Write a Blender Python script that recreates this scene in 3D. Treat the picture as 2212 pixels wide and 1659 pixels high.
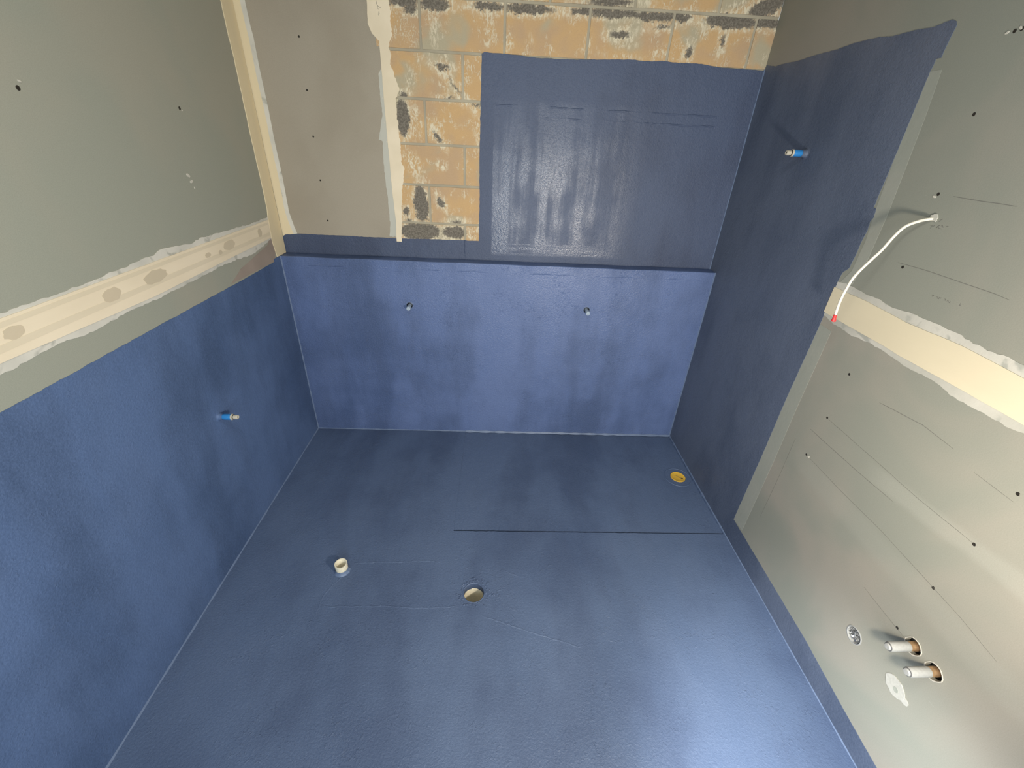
import bpy, bmesh, math, random
from mathutils import Vector, Matrix, noise
# measured layout of the room, metres: x to the right, y into the room, z up
D = {'CAM': {'loc': [1.0226, -2.0728, 1.5305],
         'R': [[0.998729, -0.023369, 0.044656], [-0.026961, 0.500889, 0.865092], [0.042584, 0.865196, -0.499622]],
         'f': 924.53},
 'W': 2.1,
 'H': 0.9963,
 'DEP': 0.0687,
 'mem_right_top': [(0.0626, 1.8292), (-0.0052, 1.8171), (-0.0653, 1.8194), (-0.1567, 1.8169), (-0.2634, 1.8209), (-0.3603, 1.8208), (-0.4158, 1.8252),
                   (-0.4703, 1.8264), (-0.5364, 1.825), (-0.5906, 1.8187), (-0.6381, 1.8192), (-0.6781, 1.8189), (-0.7258, 1.8157), (-0.7705, 1.822),
                   (-0.7838, 1.8159), (-0.7895, 1.8078), (-0.7872, 1.7926), (-0.7858, 1.7585), (-0.7859, 1.746), (-0.772, 1.7455), (-0.7701, 1.7195),
                   (-0.7732, 1.6263), (-0.7763, 1.5253), (-0.7788, 1.4015), (-0.7889, 1.3999), (-0.7947, 1.3764), (-0.7882, 1.3627), (-0.7923, 1.3416),
                   (-0.7878, 1.3042), (-0.7895, 1.2708), (-0.7863, 1.2284), (-0.7676, 1.2089), (-0.7652, 1.1788), (-0.7658, 1.079), (-0.7677, 1.0385),
                   (-0.7605, 0.7402), (-0.7612, 0.4841), (-0.7559, 0.1098)],
 'mem_right_low': [(-0.7564, 0.1091), (-1.2784, 0.1014), (-1.4697, 0.0853), (-1.6082, 0.0779)],
 'mem_left_top': [(-1.309, 0.987), (-1.144, 0.986), (-0.9149, 0.9859), (-0.5777, 0.9843), (-0.2858, 0.9826), (-0.066, 0.9854), (-0.07, 0.9958),
                  (-0.0042, 0.9947)],
 'mem_back': [(-0.0058, 1.0166), (-0.006, 1.0426), (0.0051, 1.0667), (0.0152, 1.0807), (0.0697, 1.0867), (0.2826, 1.0863), (0.523, 1.0838), (0.7441, 1.0877),
              (0.9311, 1.0876), (0.9327, 1.1737), (0.9352, 1.2949), (0.9338, 1.3336), (0.9322, 1.4272), (0.9346, 1.5166), (0.9357, 1.6349), (0.9398, 1.81),
              (0.949, 1.8186), (1.026, 1.8158), (1.1112, 1.8121), (1.1696, 1.8087), (1.3059, 1.8104), (1.4227, 1.8167), (1.5444, 1.8217), (1.583, 1.8205),
              (1.6232, 1.8194), (1.668, 1.8238), (1.7258, 1.8213), (1.8217, 1.8213), (1.9048, 1.8136), (1.9981, 1.8128), (2.0992, 1.8117)],
 'L_up': [(-1.2106, 1.1669), (-1.1748, 1.168), (-1.0694, 1.1652), (-0.9418, 1.1701), (-0.8698, 1.1712), (-0.8069, 1.1786), (-0.7547, 1.1773), (-0.7156, 1.1874),
          (-0.6484, 1.1825), (-0.5717, 1.172), (-0.5236, 1.1819), (-0.3829, 1.1773), (-0.2161, 1.1718), (0.0146, 1.1744)],
 'L_tu': [(-1.2152, 1.1586), (0.009, 1.1634)],
 'L_tl': [(-1.2595, 1.0774), (-0.8125, 1.0688), (-0.0543, 1.0888)],
 'L_lo': [(-1.2712, 1.0561), (-1.2359, 1.056), (-1.1657, 1.0622), (-1.1108, 1.0637), (-1.0686, 1.0535), (-0.9585, 1.0581), (-0.9235, 1.0616), (-0.8171, 1.0603),
          (-0.7487, 1.0599), (-0.6158, 1.0617), (-0.4566, 1.0684), (-0.2227, 1.0566), (-0.0875, 1.0755), (-0.0421, 1.0863)],
 'L_brown': [(-0.0543, 1.0888), (0.0015, 1.0777), (-0.0503, 0.9979), (-0.062, 0.9861), (-0.4263, 0.9905), (-0.333, 1.0259), (-0.2193, 1.0443),
             (-0.0931, 1.0647)],
 'L_corner': [(0.0183, 1.9183), (0.0208, 1.8226), (0.0291, 1.7336), (0.0258, 1.6024), (0.0199, 1.4785), (0.0277, 1.3344), (0.0248, 1.205), (-0.0165, 1.1097)],
 'B_corner': [(0.0459, 1.9311), (0.0473, 1.8579), (0.0503, 1.8201), (0.0493, 1.7136), (0.0521, 1.5862), (0.0507, 1.4807), (0.0535, 1.3338), (0.0511, 1.1829),
              (0.0612, 1.1205), (0.0697, 1.0867)],
 'B_stripL': [(0.5038, 1.9538), (0.499, 1.8847), (0.5116, 1.8548), (0.5366, 1.8328), (0.5372, 1.7934), (0.5358, 1.652), (0.5357, 1.5178), (0.5367, 1.3056),
              (0.5423, 1.1598), (0.5379, 1.091)],
 'B_stripR': [(0.5832, 1.9578), (0.5864, 1.9499), (0.5906, 1.9176), (0.5853, 1.8897), (0.5899, 1.852), (0.5732, 1.8152), (0.5789, 1.795), (0.5723, 1.7665),
              (0.5857, 1.7262), (0.6026, 1.6788), (0.5848, 1.6478), (0.585, 1.5859), (0.5869, 1.5184), (0.5912, 1.4758), (0.588, 1.4144), (0.6004, 1.3908),
              (0.5866, 1.3232), (0.5777, 1.2404), (0.5633, 1.092)],
 'B_smear': [(0.5322, 1.742), (0.5505, 1.7398), (0.5557, 1.6417), (0.5503, 1.5677), (0.5508, 1.4908), (0.5488, 1.3172), (0.5562, 1.1624), (0.5544, 1.0908),
             (0.5061, 1.091), (0.5146, 1.1566), (0.5138, 1.2575), (0.5088, 1.372), (0.513, 1.4891), (0.4976, 1.4937), (0.5229, 1.5831), (0.5213, 1.7262)],
 'R_up': [(-0.767, 1.1804), (-0.8127, 1.1859), (-0.8925, 1.1797), (-0.9358, 1.1806), (-0.9888, 1.1743), (-1.0482, 1.1819), (-1.1254, 1.1814), (-1.1742, 1.1811),
          (-1.1948, 1.1756), (-1.2505, 1.1728), (-1.3021, 1.1763), (-1.324, 1.1747)],
 'R_tu': [(-0.765, 1.1618), (-0.9032, 1.1625), (-1.0462, 1.1555), (-1.2045, 1.1598), (-1.3377, 1.1521)],
 'R_tl': [(-0.772, 1.0794), (-0.8702, 1.0771), (-1.0176, 1.0755), (-1.0723, 1.0728), (-1.231, 1.0728), (-1.387, 1.0709)],
 'R_lo': [(-0.7667, 1.0694), (-0.7981, 1.0637), (-0.8932, 1.0563), (-0.9826, 1.063), (-1.0234, 1.0612), (-1.059, 1.0605), (-1.101, 1.0556), (-1.1419, 1.0571),
          (-1.2046, 1.0574), (-1.2347, 1.0492), (-1.2802, 1.0477), (-1.3249, 1.0518), (-1.3635, 1.0505), (-1.3956, 1.0566)],
 'corner_px_chk': [(597.0, 448.0), (549.0, 225.0), (489.0, -55.0)],
 'PATCH': [(0, 0.643, 1.9566, 0.0601, 0.0127, 0.05), (0, 0.6688, 1.9368, 0.022, 0.0143, 0.049), (0, 0.7574, 1.9567, 0.058, 0.0195, -0.028),
           (0, 0.9659, 1.9577, 0.0606, 0.0142, -0.012), (0, 1.1173, 1.959, 0.0964, 0.0159, 0.011), (1, 1.2433, 1.9623, 0.0484, 0.0142, 0.011),
           (0, 0.7794, 1.7635, 0.0283, 0.0092, -0.16), (1, 0.7838, 1.7794, 0.0216, 0.0311, -0.382), (0, 0.6067, 1.5808, 0.0282, 0.0662, 0.003),
           (1, 0.662, 1.5624, 0.0245, 0.0663, 0.045), (0, 0.6172, 1.6608, 0.0159, 0.01, 0.046), (0, 0.8033, 1.6571, 0.0192, 0.0047, 0.046),
           (1, 0.7299, 1.5372, 0.0229, 0.0355, 0.216), (0, 0.7536, 1.5131, 0.0255, 0.0091, -0.948), (1, 0.9236, 1.5566, 0.0124, 0.0576, 0.045),
           (0, 0.9192, 1.6396, 0.0221, 0.0048, -0.038), (1, 0.645, 1.7159, 0.0156, 0.0425, 0.047), (1, 0.9666, 1.9201, 0.0186, 0.0291, 0.049),
           (1, 0.9679, 1.8494, 0.0209, 0.0151, 0.048), (1, 0.7808, 1.6964, 0.0333, 0.0107, -0.392), (0, 0.832, 1.6955, 0.0311, 0.0031, -0.796),
           (1, 1.0436, 1.8591, 0.0152, 0.0364, 0.048), (1, 1.1284, 1.8451, 0.0115, 0.0275, 0.048), (1, 0.7533, 1.8688, 0.0113, 0.0389, 0.049),
           (0, 1.4302, 1.9928, 0.089, 0.0142, 0.05), (0, 2.0387, 2.0073, 0.0688, 0.0269, 0.296), (1, 1.9184, 2.0013, 0.0405, 0.029, 0.589),
           (0, 1.3264, 1.9613, 0.0447, 0.0132, 0.049), (0, 1.4579, 1.9609, 0.113, 0.0156, 0.011), (0, 1.6133, 1.9599, 0.0874, 0.0157, 0.003),
           (1, 1.7729, 1.9625, 0.0458, 0.0118, 0.011), (0, 1.7156, 1.9626, 0.0416, 0.013, 0.049), (0, 1.9162, 1.959, 0.112, 0.0221, 0.003),
           (0, 2.0624, 1.9621, 0.0581, 0.0176, 0.011), (0, 1.4839, 1.8983, 0.0363, 0.0127, 0.048), (1, 1.4859, 1.8865, 0.0662, 0.0239, -0.183),
           (0, 1.6505, 1.9302, 0.0297, 0.0044, 0.168), (0, 1.7696, 1.8559, 0.0111, 0.0192, -0.03), (0, 1.896, 1.8972, 0.0086, 0.0217, 0.009),
           (1, 1.5037, 1.8292, 0.067, 0.0077, -0.031), (1, 1.3554, 1.856, 0.0154, 0.0339, 0.048), (1, 2.0157, 1.8317, 0.0159, 0.0198, 0.047),
           (1, 1.6576, 1.8459, 0.036, 0.0152, -0.183), (1, 1.9248, 1.9435, 0.0574, 0.0076, 0.049), (0, 0.6653, 1.2409, 0.032, 0.0781, 0.042),
           (0, 0.5901, 1.2083, 0.0154, 0.0181, -0.791), (1, 0.6389, 1.4077, 0.0305, 0.0562, 0.306), (1, 0.7618, 1.407, 0.0251, 0.0241, 0.043),
           (0, 0.7576, 1.2512, 0.0159, 0.024, 0.406), (1, 0.7913, 1.2167, 0.0202, 0.0173, -0.448), (1, 0.7369, 1.292, 0.0105, 0.0251, 0.492),
           (0, 0.6509, 1.1216, 0.0967, 0.0366, 0.04), (1, 0.7469, 1.1099, 0.1189, 0.0316, 0.04), (0, 0.8155, 1.123, 0.054, 0.0296, 0.04),
           (1, 0.9018, 1.1196, 0.0325, 0.0315, 0.04), (0, 0.8272, 1.1714, 0.0213, 0.0058, 0.041), (0, 0.6046, 1.169, 0.0141, 0.0085, 0.041),
           (1, 0.6892, 1.3585, 0.0103, 0.0272, 0.484), (1, 0.8689, 1.4266, 0.004, 0.03, 0.044)],
 'stubR': [2.1, -0.3848, 1.5254],
 'stubL': [0.0, -0.7264, 0.5783],
 'f1': [0.5895, 0.0, 0.7732],
 'f2': [1.486, 0.0, 0.7811],
 'pipe': [0.4377, -0.949, 0.0],
 'hole': [0.9673, -1.0418, 0.0],
 'drain': [2.0219, -0.3577, 0.0],
 'tap1': [2.1, -1.4918, 0.4604],
 'tap2': [2.1, -1.551, 0.4599],
 'foil': [2.1, -1.3778, 0.3087],
 'spot': [2.1, -1.5204, 0.3235],
 'wire': [[2.0978, -0.9727, 1.4007], [2.0843, -0.9553, 1.3918], [2.0691, -0.9405, 1.3753], [2.0583, -0.9329, 1.348], [2.0461, -0.93, 1.3137],
          [2.0296, -0.9265, 1.2815], [2.0145, -0.917, 1.2364], [2.0087, -0.915, 1.1933], [2.0162, -0.9047, 1.1558], [2.0203, -0.9048, 1.1176]],
 'scrL': [(-0.9507, 1.5733), (-0.4295, 1.5618)],
 'splat': [(-0.4871, 1.3731), (-0.4798, 1.3545), (-0.4732, 1.3342), (-0.9416, 1.5862), (-0.4211, 1.5559)],
 'scrB': [(0.2274, 1.8316), (0.2251, 1.6589), (0.2201, 1.4934), (0.22, 1.3231), (0.224, 1.1517)],
 'dotB': [(0.527, 1.728), (0.5307, 1.6444), (0.5327, 1.4883), (0.53, 1.5584)],
 'scrR': [(-0.9448, 1.622), (-0.9549, 1.4554), (-0.957, 1.2773), (-0.9436, 1.771), (-0.9576, 1.7724), (-0.9574, 0.9524), (-0.9566, 0.7918), (-0.9478, 0.6329),
          (-1.4518, 0.9444), (-1.4513, 0.7915), (-1.4466, 0.6301), (-1.4434, 0.4583)],
 'chipR': [(-0.9486, 1.4489), (-0.9288, 1.7703), (-0.9604, 0.6331), (-0.9545, 1.7744)],
 'lines': [[(-1.089, 0.934), (-1.2193, 0.9511), (-1.3077, 0.9454)], [(-1.368, 0.9282), (-1.4168, 0.9262), (-1.4557, 0.9249)],
           [(-0.9641, 0.7907), (-1.3121, 0.7867), (-1.4467, 0.792)], [(-0.9172, 0.718), (-1.0216, 0.7199), (-1.1396, 0.7229), (-1.2606, 0.7298)],
           [(-0.9647, 0.6327), (-1.1132, 0.6315), (-1.281, 0.6367), (-1.447, 0.6307), (-1.5158, 0.6279), (-1.6078, 0.6167)],
           [(-1.3256, 0.4571), (-1.4419, 0.4558), (-1.477, 0.4566)], [(-0.8775, 0.6474), (-0.8824, 0.4588), (-0.8823, 0.2635)],
           [(-0.9965, 1.4544), (-1.1411, 1.452)], [(-0.9373, 1.2845), (-1.0362, 1.2867), (-1.1216, 1.2843), (-1.1963, 1.2834), (-1.2303, 1.2805)]],
 'skim': [(-1.1185, 0.7417), (-1.3074, 0.8011), (-1.5426, 0.8145), (-1.5785, 0.7553), (-1.4697, 0.7544), (-1.292, 0.7333)],
 'scribR': [[(-0.9785, 1.3791), (-0.9811, 1.3831), (-0.9762, 1.3857), (-0.9818, 1.3873), (-0.9823, 1.3839), (-0.9875, 1.3876)],
            [(-0.9939, 1.3825), (-0.9967, 1.3872), (-0.9996, 1.3904), (-0.9956, 1.3863), (-1.0016, 1.3832), (-1.0063, 1.3834)],
            [(-1.0036, 1.389), (-1.0065, 1.3909), (-1.0094, 1.3873), (-1.0119, 1.3884)], [(-1.0169, 1.388), (-1.0183, 1.3909), (-1.0218, 1.3915)],
            [(-0.9929, 1.3961), (-0.9946, 1.4011), (-0.999, 1.4045)],
            [(-1.0712, 1.2374), (-1.0723, 1.2391), (-1.076, 1.2378), (-1.0746, 1.2354), (-1.0715, 1.2369)],
            [(-1.0831, 1.2376), (-1.0869, 1.2382), (-1.0879, 1.2354), (-1.092, 1.2355), (-1.0906, 1.2389), (-1.0959, 1.2381), (-1.0955, 1.2399)],
            [(-1.1041, 1.2403), (-1.1081, 1.2391), (-1.106, 1.2372), (-1.1088, 1.2369)],
            [(-1.1125, 1.2363), (-1.114, 1.2393), (-1.1164, 1.2364), (-1.121, 1.2355), (-1.1202, 1.2389)],
            [(-1.1442, 1.2436), (-1.1447, 1.2408), (-1.1439, 1.2369), (-1.1474, 1.2393)]],
 'scribB': [[(0.538, 1.9555), (0.5392, 1.9493), (0.5419, 1.9397), (0.5477, 1.9356), (0.5556, 1.9326)],
            [(0.5419, 1.9397), (0.5413, 1.9343), (0.5422, 1.9309), (0.5463, 1.9282)],
            [(0.5477, 1.9238), (0.544, 1.9187), (0.5476, 1.9174), (0.5429, 1.9142), (0.5448, 1.9089)]],
 'floorlines': [[(0.46, -0.9166), (0.5386, -0.9114), (0.669, -0.9078), (0.7338, -0.9004), (0.8295, -0.9061)],
                [(0.4036, -1.1047), (0.5031, -1.1006), (0.6381, -1.0981), (0.7587, -1.1048), (0.9126, -1.1004)],
                [(0.4529, -0.9656), (0.4226, -1.0105), (0.403, -1.0551), (0.3984, -1.1535)], [(1.0721, -0.9407), (1.0966, -0.9491), (1.1429, -0.9719)],
                [(1.0003, -1.134), (1.1518, -1.1849), (1.3591, -1.249)], [(1.0505, -1.0412), (1.0775, -1.0253)]],
 'tray': [(0.8658, 0.0025), (0.8619, -0.7452), (2.093, -0.7421), (2.098, -0.0172)],
 'primer': [(-0.7677, 1.0385), (-0.7605, 0.7402), (-0.7612, 0.4841), (-0.7559, 0.1098), (-0.8262, 0.1181), (-0.8285, 0.494), (-0.8241, 0.7453),
            (-0.8243, 1.0361)],
 'primer2': [(-0.7701, 1.7195), (-0.7732, 1.6263), (-0.7763, 1.5253), (-0.7886, 1.4004), (-0.8013, 1.3134), (-0.7993, 1.2244), (-0.7749, 1.1813),
             (-0.8225, 1.187), (-0.8381, 1.2687), (-0.8366, 1.3829), (-0.8281, 1.4868), (-0.8159, 1.6238), (-0.8027, 1.7206)],
 'dampL': [[-0.7763, 1.1209, 0.05, 0.0179, 0.0], [-0.9446, 1.1193, 0.0292, 0.0184, 0.0], [-1.2069, 1.124, 0.0229, 0.0137, 0.0],
           [-0.3718, 1.1263, 0.0398, 0.0174, 0.0], [-0.1335, 1.1256, 0.0166, 0.0176, 0.0], [-0.5115, 1.1211, 0.0169, 0.0081, 0.0],
           [-0.4375, 1.1137, 0.0122, 0.0084, 0.0]],
 'LAMP': [1.64, -1.97, 0.95]}
W, H, DEP = D['W'], D['H'], D['DEP']
random.seed(7)
S = bpy.context.scene
for o in list(bpy.data.objects): bpy.data.objects.remove(o)

# ------------------------------------------------------------------ camera
cd = bpy.data.cameras.new('camera'); cam = bpy.data.objects.new('camera', cd); S.collection.objects.link(cam)
cd.sensor_fit = 'HORIZONTAL'; cd.sensor_width = 36; cd.lens = 36 * D['CAM']['f'] / 2212; cd.clip_start = 0.02
r_, u_, f_ = [Vector(v) for v in D['CAM']['R']]
cam.matrix_world = Matrix.Translation(D['CAM']['loc']) @ Matrix(((r_[0], u_[0], -f_[0]), (r_[1], u_[1], -f_[1]), (r_[2], u_[2], -f_[2]))).to_4x4()
S.camera = cam

# ------------------------------------------------------------------ light, world, exposure
def area(name, loc, target, size, power, col, size_y=None):
    l = bpy.data.lights.new(name, 'AREA'); l.energy = power; l.color = col
    l.shape = 'RECTANGLE' if size_y else 'DISK'; l.size = size
    if size_y: l.size_y = size_y
    o = bpy.data.objects.new(name, l); S.collection.objects.link(o); o.location = loc
    o.rotation_euler = (Vector(target) - Vector(loc)).to_track_quat('-Z', 'Y').to_euler()
    return o
area('work_lamp', D['LAMP'], (0.95, 0.1, 0.75), 0.13, 21.5, (1.0, 0.89, 0.76))
area('ceiling_lamp', (0.95, -1.9, 2.44), (0.95, -1.9, 0.4), 0.4, 15, (1.0, 1.0, 0.96), 0.4)
area('doorway_fill', (1.175, -3.16, 1.25), (1.175, 0, 1.25), 0.8, 37, (.80, .91, 1.0), 1.5)  # added fill panel at the unseen doorway, lifts the walls towards the camera
def spot(name, loc, target, power, col, cone, rad):
    l = bpy.data.lights.new(name, 'SPOT'); l.energy = power; l.color = col; l.spot_size = math.radians(cone); l.spot_blend = 1.0; l.shadow_soft_size = rad
    o = bpy.data.objects.new(name, l); S.collection.objects.link(o); o.location = loc
    o.rotation_euler = (Vector(target) - Vector(loc)).to_track_quat('-Z', 'Y').to_euler(); return o
spot('corner_fill_spot', (1.52, -1.96, 0.74), (1.93, -1.60, 0.0), 70, (.95, .98, 1.0), 72, .08)  # added unseen spot; brightens the lower right corner in place of lens glare
wd = bpy.data.worlds.new('world'); S.world = wd; wd.use_nodes = True
wd.node_tree.nodes['Background'].inputs[0].default_value = (0.80, 0.85, 0.90, 1); wd.node_tree.nodes['Background'].inputs[1].default_value = 0.6
vs = S.view_settings; vs.view_transform = 'Standard'; vs.look = 'None'; vs.exposure = 0.0; vs.gamma = 1; vs.use_curve_mapping = False

# ------------------------------------------------------------------ node helpers
class NT:
    def __init__(s, name):
        s.m = bpy.data.materials.new(name); s.m.use_nodes = True; s.t = s.m.node_tree; s.b = s.t.nodes['Principled BSDF']
        s.pos = s.n('ShaderNodeNewGeometry').outputs['Position']
    def n(s, typ, **k):
        nd = s.t.nodes.new(typ)
        for a, v in k.items(): setattr(nd, a, v)
        return nd
    def put(s, sock, v):
        if v is None: return
        if hasattr(v, 'links') or isinstance(v, bpy.types.NodeSocket): s.t.links.new(v, sock)
        else:
            if sock.type == 'RGBA' and len(v) == 3: v = (*v, 1)
            sock.default_value = v
    def math(s, op, a, b=None, clamp=False):
        nd = s.n('ShaderNodeMath', operation=op, use_clamp=clamp); s.put(nd.inputs[0], a)
        if b is not None: s.put(nd.inputs[1], b)
        return nd.outputs[0]
    def vec(s, op, a, b=None):
        nd = s.n('ShaderNodeVectorMath', operation=op); s.put(nd.inputs[0], a)
        if b is not None: s.put(nd.inputs[1], b)
        return nd.outputs['Value'] if op == 'LENGTH' else nd.outputs[0]
    def scale(s, v, k): return s.vec('MULTIPLY', v, k)
    def noise(s, v, sc=5, det=3, rough=.5, dist=0, color=False):
        nd = s.n('ShaderNodeTexNoise'); s.put(nd.inputs['Vector'], v); nd.inputs['Scale'].default_value = sc
        nd.inputs['Detail'].default_value = det; nd.inputs['Roughness'].default_value = rough; nd.inputs['Distortion'].default_value = dist
        return nd.outputs['Color' if color else 'Fac']
    def step(s, v, lo, hi, a=0, b=1):
        nd = s.n('ShaderNodeMapRange', interpolation_type='SMOOTHSTEP'); s.put(nd.inputs[0], v)
        for i, x in enumerate((lo, hi, a, b)): nd.inputs[i + 1].default_value = x
        return nd.outputs[0]
    def mix(s, f, a, b):
        nd = s.n('ShaderNodeMix', data_type='RGBA'); s.put(nd.inputs[0], f); s.put(nd.inputs[6], a); s.put(nd.inputs[7], b)
        return nd.outputs[2]
    def bump(s, h, strength=.3, dist=.002, prev=None):
        nd = s.n('ShaderNodeBump'); s.put(nd.inputs['Height'], h); nd.inputs['Strength'].default_value = strength; nd.inputs['Distance'].default_value = dist
        if prev is not None: s.put(nd.inputs['Normal'], prev)
        return nd.outputs[0]
    def out(s, col, rough, nrm=None, metal=0, spec=.5):
        s.put(s.b.inputs['Base Color'], col); s.put(s.b.inputs['Roughness'], rough); s.b.inputs['Metallic'].default_value = metal
        s.b.inputs['Specular IOR Level'].default_value = spec
        if nrm is not None: s.put(s.b.inputs['Normal'], nrm)
        return s.m

def plain(name, col, rough=.6, metal=0, grain=.06, spec=.4):
    m = NT(name); nz = m.noise(m.pos, 180, 3)
    c = m.mix(m.step(nz, .3, .7), tuple(x * (1 - grain) for x in col), tuple(min(1, x * (1 + grain)) for x in col))
    return m.out(c, rough, m.bump(m.noise(m.pos, 400, 2), .08, .001), metal, spec)

MEMA, MEMB = (0.048, 0.078, 0.165), (0.094, 0.143, 0.278)
def membrane(name, stretch, gloss=(.36, .56), a=MEMA, b=MEMB, ridges=None, stipple=.5, spec=.5, zone=None):
    m = NT(name)
    v = m.scale(m.pos, stretch)
    wide = m.noise(v, 1.6, 3, .5, .3); fine = m.noise(v, 6.5, 4, .6, .2)
    cover = m.math('ADD', m.math('MULTIPLY', wide, .6), m.math('MULTIPLY', fine, .4))
    cloud = m.noise(m.pos, 3.0, 3, .55)
    f = m.step(m.math('ADD', m.math('MULTIPLY', cover, .70), m.math('MULTIPLY', cloud, .30)), .40, .60)
    speck = m.noise(m.pos, 190, 3, .65)
    f2 = m.math('ADD', m.math('MULTIPLY', f, .74), m.math('MULTIPLY', m.step(speck, .36, .64), .26))
    col = m.mix(f2, a, b)
    rough = m.step(fine, .38, .62, gloss[1], gloss[0])
    if zone:
        sx = m.n('ShaderNodeSeparateXYZ'); m.put(sx.inputs[0], m.vec('ADD', m.pos, m.scale(m.vec('SUBTRACT', m.noise(m.pos, 40, 3, color=True), (.5, .5, .5)), (.010, .010, .010))))
        x0, x1, z0, z1 = zone
        zm = m.math('MULTIPLY', m.math('MULTIPLY', m.step(sx.outputs[0], x0 - .003, x0 + .004), m.step(sx.outputs[0], x1, x1 + .2, 1, 0)), m.math('MULTIPLY', m.step(sx.outputs[2], z0, z0 + .02), m.math('ADD', m.math('MULTIPLY', m.step(sx.outputs[2], z1 - .30, z1 - .02, 1, 0), .6), m.math('MULTIPLY', m.step(sx.outputs[2], z1 - .01, z1 + .02, 1, 0), .4))))
        streak = m.step(m.math('ADD', m.math('MULTIPLY', m.noise(m.scale(m.pos, (1, 1, .10)), 11, 4, .6, .1), .75), m.math('MULTIPLY', m.noise(m.pos, 9, 3), .25)), .40, .56)
        brushed = m.math('MULTIPLY', m.step(sx.outputs[2], 1.075, 1.095, 1, 0), m.step(m.noise(m.scale(m.pos, (.08, 1, 1)), 60, 3), .35, .6))
        streak = m.math('MAXIMUM', streak, brushed)
        wet = m.math('MULTIPLY', zm, m.math('ADD', m.math('MULTIPLY', streak, .85), .15))
        rough = m.math('SUBTRACT', .62, m.math('MULTIPLY', wet, .33))
    st = m.math('ADD', m.math('MULTIPLY', m.noise(m.pos, 260, 2, .6), .5), m.math('MULTIPLY', m.noise(m.pos, 125, 3, .6, .5), 1.1))
    flk = m.step(m.noise(m.scale(m.pos, (1, 1, 1.3)), 70, 3, .6, 1.2), .58, .66)
    patchy = m.step(m.noise(m.pos, 7, 2), .45, .62)
    h = m.math('ADD', m.math('MULTIPLY', st, 1.0), m.math('MULTIPLY', m.math('MULTIPLY', flk, patchy), .18 if zone else .55))
    if ridges:
        ax = m.n('ShaderNodeSeparateXYZ'); m.put(ax.inputs[0], m.vec('ADD', m.pos, m.scale(m.vec('SUBTRACT', m.noise(m.pos, 30, 2, color=True), (.5, .5, .5)), (.008, .008, .008))))
        for axis, c in ridges:
            dd = m.math('ABSOLUTE', m.math('SUBTRACT', ax.outputs[axis], c))
            rr = m.math('MULTIPLY', m.step(dd, .001, .004, 1, 0), m.step(m.noise(m.pos, 6, 3, .6), .48, .62))
            h = m.math('ADD', h, m.math('MULTIPLY', rr, 1.5))
    low = m.noise(m.pos, 9, 2)
    nb = m.bump(h, stipple, .0021); nb = m.bump(low, .35, .006, nb)
    return m.out(col, rough, nb, 0, spec)

def board(name, a=(.262, .268, .222), b=(.325, .300, .248), bands=()):
    m = NT(name)
    f = m.step(m.noise(m.pos, 2.1, 3, .5, .5), .38, .62)
    col = m.mix(f, a, b)
    if bands:   # feathered skim of lighter filler over the board joints
        sy = m.n('ShaderNodeSeparateXYZ'); m.put(sy.inputs[0], m.pos)
        for y0, z0, k, wd_, amt in bands:
            dz = m.math('SUBTRACT', sy.outputs[2], m.math('ADD', m.math('MULTIPLY', m.math('SUBTRACT', sy.outputs[1], y0), k), z0))
            dz = m.math('ADD', m.math('ABSOLUTE', dz), m.math('MULTIPLY', m.math('SUBTRACT', m.noise(m.pos, 7, 3), .5), wd_ * .8))
            mk_ = m.math('MULTIPLY', m.step(dz, wd_ * .35, wd_, amt, 0), m.step(sy.outputs[1], y0 - .12, y0, 1, 0))
            col = m.mix(mk_, col, (.43, .43, .37))
    col = m.mix(m.step(m.noise(m.pos, 420, 3, .7), .3, .75, 0, .22), col, (.16, .16, .13))
    sc = m.step(m.noise(m.scale(m.pos, (1, 1, 5)), 28, 4, .65, .6), .70, .78, 0, .35)
    col = m.mix(sc, col, (.45, .44, .38))
    return m.out(col, .78, m.bump(m.noise(m.pos, 300, 2), .15, .0008), 0, .3)

def compound(name, a, b, c=None, stretch=(1, 1, 1)):
    m = NT(name); v = m.scale(m.pos, stretch)
    col = m.mix(m.step(m.noise(v, 7, 3), .35, .65), a, b)
    if c: col = m.mix(m.step(m.noise(v, 16, 3, .5, .6), .58, .68), col, c)
    return m.out(col, .8, m.bump(m.noise(v, 60, 4, .6), .25, .002), 0, .3)

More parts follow.
